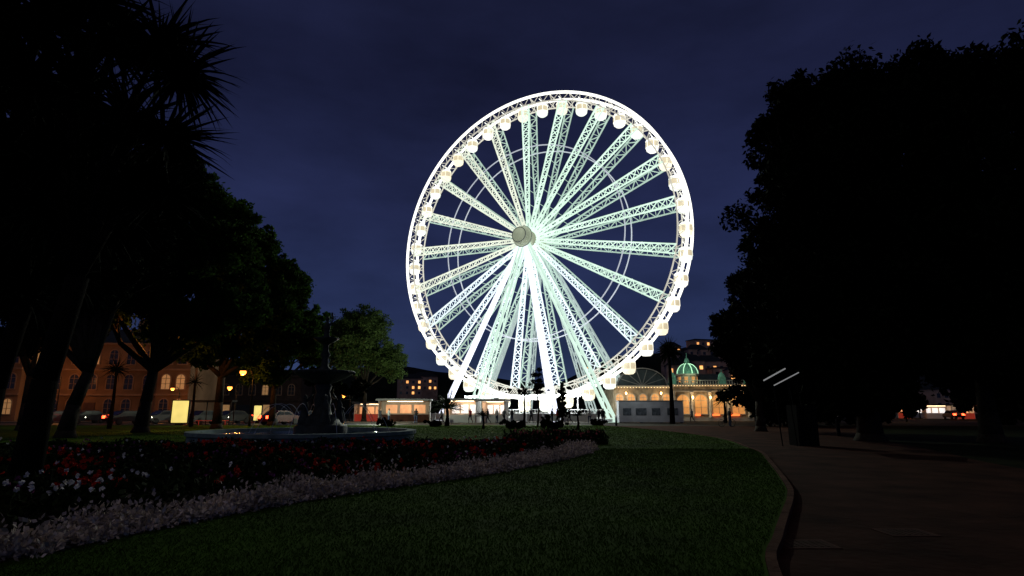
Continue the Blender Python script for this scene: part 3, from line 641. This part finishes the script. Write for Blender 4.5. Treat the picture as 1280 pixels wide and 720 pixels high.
for i in range(4):
    t=i*math.pi/2+.5; mb=MB(); c=(.85*math.cos(t),.85*math.sin(t))
    mb.lathe([(.26,.8),(.30,1.0),(.2,1.3),(.16,1.5),(.18,1.75),(.07,1.95),(.1,2.05),(.09,2.18),(0,2.26)],10,(c[0],c[1],0)); mb.tube((c[0],c[1],1.75),(c[0]*1.35,c[1]*1.35,1.5),.07,.04)
    mb.tube((c[0],c[1],1.8),(c[0]*.6,c[1]*.6,2.3),.07,.04); part("seated_figure",mb,iron,ft,True)
mb=MB(); mb.lathe([(.2,2.75),(.6,2.9),(1.1,3.1),(1.45,3.32),(1.55,3.42),(1.5,3.46),(1.0,3.36),(.3,3.3)],28); 
for i in range(16):
    t=i*math.pi/8; mb.lathe([(0,-.1),(.09,0),(0,.1)],6,(1.5*math.cos(t),1.5*math.sin(t),3.36))
part("large_bowl",mb,iron,ft,True)
mb=MB(); mb.lathe([(.35,3.3),(.4,3.5),(.2,3.7),(.16,4.1),(.26,4.3),(.16,4.5),(.14,4.75),(.2,4.85)],12); part("stem",mb,iron,ft,True)
mb=MB(); mb.lathe([(.12,4.8),(.4,4.95),(.66,5.12),(.64,5.16),(.2,5.08)],20); part("small_bowl",mb,iron,ft,True)
mb=MB(); mb.lathe([(.14,5.05),(.2,5.2),(.13,5.4),(.16,5.6),(.2,5.75),(.13,5.9),(.06,6.0),(.1,6.12),(.09,6.25),(0,6.34)],10); mb.tube((.1,0,5.8),(.3,0,6.1),.05,.03); mb.tube((.3,0,6.1),(.22,0,6.5),.03,.05); part("top_figure",mb,iron,ft,True)
spray=mat("water_spray",(.5,.55,.6),.3,.1,3)
for i in range(10):
    t=i*math.pi/5+.2; pr=[]; mb=MB()
    for k in range(9):
        s_=k/8; r=1.5+1.9*s_; z=.4+2.0*4*s_*(1-s_)*.45+(.9*(1-s_)); pr.append((r*math.cos(t),r*math.sin(t),z))
    mb.chain(pr,[.014]*9,4); part("water_jet",mb,spray,ft)

# ------------------------------------------------------------ TREES
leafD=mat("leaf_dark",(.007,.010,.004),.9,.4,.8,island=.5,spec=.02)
leafL=mat("leaf_plane",(.024,.052,.008),.85,.45,.6,island=.5,spec=.03,trans=True)
leafG=mat("leaf_bright",(.09,.14,.04),.8,.4,.6,island=.5,spec=.05,trans=True)
def ltree(label,ub,y,blobs,n,size,leaf,th,r0,k=34,lean=(0,0),gz=LH,sub=(.10,.32)):
    X=SX(ub,y); bl=[]
    for b_ in blobs:
        u,v,rad,dy=b_; x,z=S(u,v,y+dy); bl.append(((x-X,dy,z),(rad,rad,rad*.85)))
    return tree(label,(X,y,gz),th,bl,n,size,leaf,r0,k=k,lean=lean,sub=sub)
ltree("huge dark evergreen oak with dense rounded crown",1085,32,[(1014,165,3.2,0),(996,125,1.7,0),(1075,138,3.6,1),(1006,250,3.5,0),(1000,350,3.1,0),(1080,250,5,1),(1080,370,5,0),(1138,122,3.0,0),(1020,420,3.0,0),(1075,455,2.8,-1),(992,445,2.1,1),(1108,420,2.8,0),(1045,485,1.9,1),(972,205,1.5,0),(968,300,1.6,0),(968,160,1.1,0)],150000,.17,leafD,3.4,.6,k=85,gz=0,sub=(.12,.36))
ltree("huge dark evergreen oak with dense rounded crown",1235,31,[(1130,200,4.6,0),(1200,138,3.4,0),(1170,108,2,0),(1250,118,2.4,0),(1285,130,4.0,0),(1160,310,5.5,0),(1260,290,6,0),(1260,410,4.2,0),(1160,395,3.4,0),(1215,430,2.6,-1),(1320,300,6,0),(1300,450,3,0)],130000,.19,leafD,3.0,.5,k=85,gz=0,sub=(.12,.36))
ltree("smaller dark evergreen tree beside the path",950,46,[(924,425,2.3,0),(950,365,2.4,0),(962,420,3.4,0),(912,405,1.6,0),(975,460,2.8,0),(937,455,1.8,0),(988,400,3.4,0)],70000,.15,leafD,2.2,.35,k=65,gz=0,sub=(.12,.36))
for u,y,s_ in ((990,60,1.3),(1035,64,1.4),(1075,74,1.6),(1105,118,1.3),(1250,70,1.5),(1290,64,1.5),(1245,120,1.8),(1090,62,.9),(960,112,1.6)):
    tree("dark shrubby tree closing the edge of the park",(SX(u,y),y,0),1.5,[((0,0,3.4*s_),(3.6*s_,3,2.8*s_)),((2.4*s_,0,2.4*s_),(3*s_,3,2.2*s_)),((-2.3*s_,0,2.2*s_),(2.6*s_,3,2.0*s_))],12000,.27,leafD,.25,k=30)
ltree("big dark plane tree with forked trunk",178,42,[(250,320,4.4,0),(190,290,4.6,0),(120,330,5,0),(250,255,3.0,1),(200,370,3.6,-1),(290,385,2.8,0),(280,290,2.4,0),(230,225,2.2,0),(240,405,2.4,0),(130,385,2.4,0)],110000,.17,leafL,4.2,.45,lean=(.4,0),k=60)
ltree("spreading plane tree with dark green crown",272,50,[(300,325,3.7,0),(335,370,3.3,0),(358,420,2.7,0),(300,415,3.4,0),(318,300,1.9,0),(260,430,3,0),(285,275,2.0,0),(350,345,1.8,0)],80000,.17,leafL,4.2,.38,k=60)
ltree("spreading plane tree beside the road",340,60,[(352,385,3.4,0),(376,430,2.9,0),(330,450,3.0,0),(382,405,2.2,0),(362,355,2.2,0),(392,440,1.8,0),(345,330,1.4,0)],50000,.17,leafL,3.6,.35,k=55)
ltree("young leafy tree lit bright green beside the wheel",455,80,[(452,432,4.6,0),(484,445,3.0,0),(425,440,3.6,0),(466,408,2.6,0),(435,410,2.6,0),(490,460,2.0,0),(412,425,2.2,0),(452,402,2.4,0)],70000,.14,leafG,4.4,.3,k=80,sub=(.12,.34))
lamp("tree_fill_lamp",(SX(470,68),68,3.0),1300,(.90,1,.75),.1)  # added lamp without a fixture, brightens the green tree
ltree("small dark tree below the lit tree",420,64,[(448,486,1.1,0),(418,484,1.5,0),(402,470,1.8,0)],16000,.15,leafD,2.4,.18)
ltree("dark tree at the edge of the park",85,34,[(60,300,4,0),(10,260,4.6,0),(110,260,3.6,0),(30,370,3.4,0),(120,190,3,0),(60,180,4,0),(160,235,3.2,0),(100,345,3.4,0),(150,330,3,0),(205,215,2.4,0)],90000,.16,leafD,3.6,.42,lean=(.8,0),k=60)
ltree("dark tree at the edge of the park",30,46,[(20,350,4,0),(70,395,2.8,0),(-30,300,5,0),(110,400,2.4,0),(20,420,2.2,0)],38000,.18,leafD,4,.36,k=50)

pleaf=mat("cordyline_leaf",(.006,.009,.004),.85,.3,2,island=.5,spec=.02)
pbark=mat("cordyline_bark",(.010,.008,.006),.95,.35,5,bump=.8,spec=.02)
def cordyline(label,base,y,heads,trunkr,L=1.15,nl=150,low=-.6,droop=.9,w=.035,fz=3.2):
    X=SX(base,y); t=thing("cordyline_palm",label,"palm tree",(X,y,LH)); mb=MB(); hd=[]
    fork=Vector((.5,0,fz)); mb.chain([(0,0,-.1),(.05,0,.3),(.15,0,fz*.5),fork],[trunkr*1.5,trunkr,trunkr*.8,trunkr*.75],10)
    for u,v,dy,s_ in heads:
        x,z=S(u,v,y+dy); c=Vector((x-X,dy,z-LH)); m=fork.lerp(c,.5)+Vector((-.3,0,.3)); mb.chain([fork,m,c],[trunkr*.45,trunkr*.3,trunkr*.22],8); hd.append((tuple(c),s_))
    part("trunk",mb,pbark,t,True); part("crown",swords(hd,nl,L,w,droop,5,low),pleaf,t)
cordyline("tall dark cordyline palm with spiky heads",40,12,[(200,60,0,1.15),(225,95,.5,1.15),(205,175,.4,1.1),(212,245,.5,.9),(140,60,.6,1.2),(95,120,0,1.25),(160,150,.4,1.15),(60,30,.3,1.3),(120,0,0,1.2),(30,100,0,1.3),(10,190,0,1.3),(80,210,.4,1.2),(180,240,.5,1.0),(5,20,0,1.4),(120,270,.6,1.1),(60,270,.2,1.1)],.27,L=1.3,nl=150,w=.058,droop=.75,low=-.75,fz=4.2)
cordyline("dark cordyline palm with drooping spiky heads",-20,14,[(40,250,0,1.3),(120,290,.5,1.2),(0,330,0,1.3),(70,160,0,1.3),(170,290,.5,1.0),(-40,100,0,1.5),(90,350,0,1.0),(30,370,0,1.0)],.25,nl=170,w=.055,droop=.8,low=-.75,fz=4.0)
def smallpalm(label,u,v,y,L,nl=90,s_=1,th=.08,low=-.3,w=.03,droop=.8,leafm=None):
    x,z=S(u,v,y); t=thing("cordyline_palm",label,"palm tree",(x,y,0)); mb=MB(); mb.chain([(0,0,0),(.05,0,z*.5),(0,0,z)],[th*1.6,th,th*.8],8); part("trunk",mb,pbark,t,True)
    part("crown",swords([((0,0,z),s_)],nl,L,w,droop,4,low),leafm or pleaf,t)
pgl=mat("palm_leaf_lit",(.03,.055,.02),.7,.3,2,island=.5,spec=.1)
smallpalm("small spiky palm bush in front of the booths",559,510,58,2.1,190,low=-.15,th=.16,w=.05,leafm=pgl)
smallpalm("tall slim palm beside the pavilion",836,440,70,2.1,260,low=-.75,th=.2,droop=1.3,w=.09)
smallpalm("bushy palm in front of the pavilion",905,500,77,2.0,150,low=-.4,th=.15,w=.05,leafm=pgl)
smallpalm("young palm with drooping fronds near the wheel",655,492,58,1.3,120,low=-.5,th=.09,w=.045)
smallpalm("small palm near the street",146,462,50,1.5,120,low=-.5,th=.12,w=.04)
smallpalm("small palm near the street",244,478,56,1.2,80,low=-.5,th=.12,w=.04)
smallpalm("low spiky palm on the lawn edge",604,520,50,.9,80,low=0,th=.08)
smallpalm("low spiky palm on the lawn edge",722,520,48,.9,80,low=0,th=.08)
X=SX(672,55); t=thing("young_tree","slender young tree with sparse drooping leaves","tree",(X,55,0)); mb=MB()
mb.chain([(0,0,0),(.1,0,1.6),(-.05,0,3.4),(.15,0,5.0)],[.09,.07,.05,.02],7)
for i in range(14):
    h=2.6+i*.18; a=random.uniform(0,6.3); L=random.uniform(.5,1.0); mb.chain([(.05,0,h),(L*.6*math.cos(a),L*.6*math.sin(a),h+.35),(L*math.cos(a),L*math.sin(a),h+.1)],[.025,.015,.006],4)
part("trunk",mb,bark,t); crown("crown",[((0,0,4.3),(.9,.9,.9)),((.2,0,3.3),(.8,.8,.5))],1600,.09,leafD,t,k=14)
X=SX(703,57); t=thing("cypress_tree","narrow dark pointed cypress tree","tree",(X,57,0)); mb=MB(); mb.chain([(0,0,0),(0,0,3.6)],[.1,.03],7); part("trunk",mb,bark,t)
crown("crown",[((0,0,1.2),(.55,.55,.9)),((0,0,2.2),(.5,.5,.9)),((0,0,3.2),(.3,.3,.8)),((0,0,3.9),(.15,.15,.6))],6000,.09,leafD,t,k=20)
for u,y,s_ in ((640,50,.8),(685,48,.9),(745,60,.6),(540,56,.6),(480,58,.7)):
    X=SX(u,y); t=thing("shrub","low dark garden shrub on the lawn edge","shrub",(X,y,LH)); crown("crown",[((0,0,.5*s_),(1.3*s_,.9*s_,.6*s_)),((.8*s_,0,.4*s_),(.9*s_,.8*s_,.45*s_))],3000,.1,leafD,t,k=18)
    mb=MB(); mb.tube((0,0,0),(0,0,.5*s_),.06,.03); part("stem",mb,bark,t)

# ------------------------------------------------------------ stand with tilted awnings, bollards
dm=MATS["dark_metal"]; ay=27.5; blk=mat("black_cloth",(.006,.006,.006),.95,.2,3,spec=.02)
ak=thing("awning_stand","dark stand with two tilted white edged awnings on poles","stand",(SX(985,ay),ay,.004),0)
for a,b in (((-.35,0,0),(-.55,0,2.95)),((.3,0,0),(.1,0,2.9)),((.9,0,0),(.5,0,2.9)),((.9,.8,0),(.5,.8,3.0))):
    mb=MB(); mb.beam(a,b,.04); part("pole",mb,blk,ak)
aw=mat("awning_white_glow",(.5,.5,.5),.5,.05,2,emit=(1,1,1),es=.18)  # brightness of the edges put into the material as glow, no lamp there
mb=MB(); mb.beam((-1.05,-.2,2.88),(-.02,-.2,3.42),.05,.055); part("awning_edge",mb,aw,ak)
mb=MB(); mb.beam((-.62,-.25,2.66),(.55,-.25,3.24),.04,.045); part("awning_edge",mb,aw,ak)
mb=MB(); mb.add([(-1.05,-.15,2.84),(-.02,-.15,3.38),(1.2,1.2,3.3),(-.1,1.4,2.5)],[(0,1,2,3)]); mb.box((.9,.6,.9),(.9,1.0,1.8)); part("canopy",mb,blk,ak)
def bollard(u,y,h,lab):
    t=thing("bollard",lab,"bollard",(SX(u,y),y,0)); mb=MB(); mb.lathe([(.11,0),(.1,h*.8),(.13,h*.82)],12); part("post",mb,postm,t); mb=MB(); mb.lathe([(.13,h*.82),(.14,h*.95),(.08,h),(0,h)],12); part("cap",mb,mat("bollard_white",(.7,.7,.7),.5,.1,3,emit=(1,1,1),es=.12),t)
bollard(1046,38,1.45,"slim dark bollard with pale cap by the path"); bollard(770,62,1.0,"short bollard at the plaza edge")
for x,y in ((3.55,7.7),(5.2,8.4)):
    t=thing("drain_cover","square iron inspection cover set in the path","drain cover",(x,y,.006)); mb=MB(); mb.box((0,0,.003),(.55,.4,.006))
    for i in range(6): mb.box((-.2+i*.08,0,.008),(.03,.32,.004))
    part("cover",mb,mat("cast_iron",(.06,.03,.02),.9,.4,5,spec=.05),t)
    mb=MB()
    for a,b,c,d in ((0,.22,.63,.04),(0,-.22,.63,.04),(.295,0,.04,.4),(-.295,0,.04,.4)): mb.box((a,b,.003),(c,d,.008))
    part("frame",mb,mat("cover_frame",(.10,.05,.034),.95,.3,4,spec=.04),t)

# ------------------------------------------------------------ people
def body(pose):
    if pose=='walk': J=dict(pel=(0,0,.93,.15),ch=(.02,0,1.25,.17),sh=(.03,0,1.42,.12),nk=(.04,0,1.50,.06),hd=(.06,0,1.62,.10),top=(.05,0,1.74,.07),
        hl=(0,.1,.88,.1),kl=(.2,.1,.5,.07),al=(.18,.1,.1,.045),tl=(.36,.1,.04,.04),hr=(0,-.1,.88,.1),kr=(-.05,-.1,.5,.07),ar=(-.35,-.1,.16,.045),tr=(-.22,-.1,.05,.04),
        sl=(.03,.2,1.4,.06),el=(-.1,.25,1.13,.045),wl=(0,.27,.9,.035),fl=(.05,.27,.8,.03),sr=(.03,-.2,1.4,.06),er=(.1,-.25,1.13,.045),wr=(.28,-.25,.98,.035),fr=(.36,-.25,.92,.03))
    else: J=dict(pel=(0,0,.95,.15),ch=(0,0,1.25,.17),sh=(0,0,1.43,.12),nk=(.01,0,1.51,.06),hd=(.03,0,1.63,.10),top=(.02,0,1.75,.07),
        hl=(0,.1,.88,.1),kl=(.03,.12,.5,.07),al=(-.02,.13,.08,.045),tl=(.15,.15,.04,.04),hr=(0,-.1,.88,.1),kr=(.02,-.12,.5,.07),ar=(-.02,-.13,.08,.045),tr=(.15,-.15,.04,.04),
        sl=(0,.2,1.41,.06),el=(-.03,.25,1.12,.045),wl=(.08,.24,.9,.035),fl=(.12,.23,.8,.03),sr=(0,-.2,1.41,.06),er=(-.02,-.25,1.12,.045),wr=(.2,-.2,1.15,.035),fr=(.26,-.15,1.22,.03))
    ks=list(J); E_=[('pel','ch'),('ch','sh'),('sh','nk'),('nk','hd'),('hd','top'),('pel','hl'),('hl','kl'),('kl','al'),('al','tl'),('pel','hr'),('hr','kr'),('kr','ar'),('ar','tr'),('sh','sl'),('sl','el'),('el','wl'),('wl','fl'),('sh','sr'),('sr','er'),('er','wr'),('wr','fr')]
    me=bpy.data.meshes.new("person"); me.from_pydata([J[k][:3] for k in ks],[(ks.index(a),ks.index(b)) for a,b in E_],[])
    o=bpy.data.objects.new("tmp",me); COL.objects.link(o); o.modifiers.new("s",'SKIN'); sub=o.modifiers.new("u",'SUBSURF'); sub.levels=1
    for i,k in enumerate(ks): me.skin_vertices[0].data[i].radius=(J[k][3],)*2; me.skin_vertices[0].data[i].use_root=(k=='pel')
    bpy.context.view_layer.update(); dg=bpy.context.evaluated_depsgraph_get(); r=bpy.data.meshes.new_from_object(o.evaluated_get(dg)); bpy.data.objects.remove(o); return r
skin=mat("skin",(.4,.25,.18),.6,.1,3)
cl=[mat("cloth_black",(.02,.02,.025),.9,.2,4),mat("cloth_denim",(.04,.06,.12),.9,.2,4),mat("cloth_red",(.3,.03,.03),.9,.2,4),mat("cloth_white",(.5,.5,.5),.9,.1,4),mat("cloth_grey",(.12,.12,.13),.9,.2,4)]
base=[body('stand'),body('walk')]
hair=mat("hair",(.03,.02,.015),.8,.3,8)
def person_mesh(b,top,bot):
    m=base[b].copy(); m.materials.clear()
    for k in (cl[bot],cl[top],skin,hair): m.materials.append(k)
    for p in m.polygons:
        c=p.center; i=0 if c.z<.93 else 1
        if c.z>1.5: i=2
        if c.z>1.67 or (c.z>1.55 and c.x<.0): i=3
        if abs(c.y)>.2 and c.z<.9 and c.z>.7: i=2
        p.material_index=i; p.use_smooth=True
    return m
V=[person_mesh(0,0,1),person_mesh(1,2,0),person_mesh(0,3,1),person_mesh(1,4,0),person_mesh(1,0,0)]
VL=["person standing in black jacket and jeans","person walking in red jacket and dark trousers","person standing in white shirt and jeans","person walking in grey coat and dark trousers","person walking in black clothes"]
for i,(u,y,v_) in enumerate(((603,72,0),(610,71,4),(621,73,2),(630,70,3),(690,64,0),(697,65,1),(748,66,4),(754,66,0),(588,74,1),(475,72,4),(486,73,2),(640,74,0),(664,75,3),(712,72,4),(737,70,2),(552,70,3),(520,72,0),(865,78,3))):
    thing("person",VL[v_],"person",(SX(u,y),y,.006),random.uniform(0,6.3),"people around the wheel",V[v_])
cy=thing("bicycle","dark bicycle held upright on the path","bicycle",(SX(908,58),58,.006),.1)
for x in (-.52,.52): 
    mb=MB(); mb.lathe([(.33,-.02),(.35,0),(.33,.02),(.31,0),(.33,-.02)],24,(x,0,.35),axis='Y')
    for k in range(8):
        t=k*math.pi/4; mb.tube((x,0,.35),(x+.32*math.cos(t),0,.35+.32*math.sin(t)),.004,n=4)
    part("wheel",mb,tyre,cy)
mb=MB(); 
for a,b in (((-.52,0,.35),(-.05,0,.32)),((-.52,0,.35),(-.15,0,.78)),((-.05,0,.32),(-.18,0,.9)),((-.05,0,.32),(.38,0,.8)),((-.15,0,.78),(.36,0,.85)),((.52,0,.35),(.34,0,.98))): mb.tube(a,b,.02)
part("frame",mb,dm,cy)
mb=MB(); mb.tube((.34,-.26,1.0),(.34,.26,1.0),.015); part("handlebar",mb,dm,cy)
mb=MB(); mb.box((-.2,0,.93),(.26,.13,.06)); part("saddle",mb,cl[0],cy)
thing("person","person in dark jacket standing beside a bicycle","person",(SX(912,58.5),58.5,.006),.1,None,V[0])
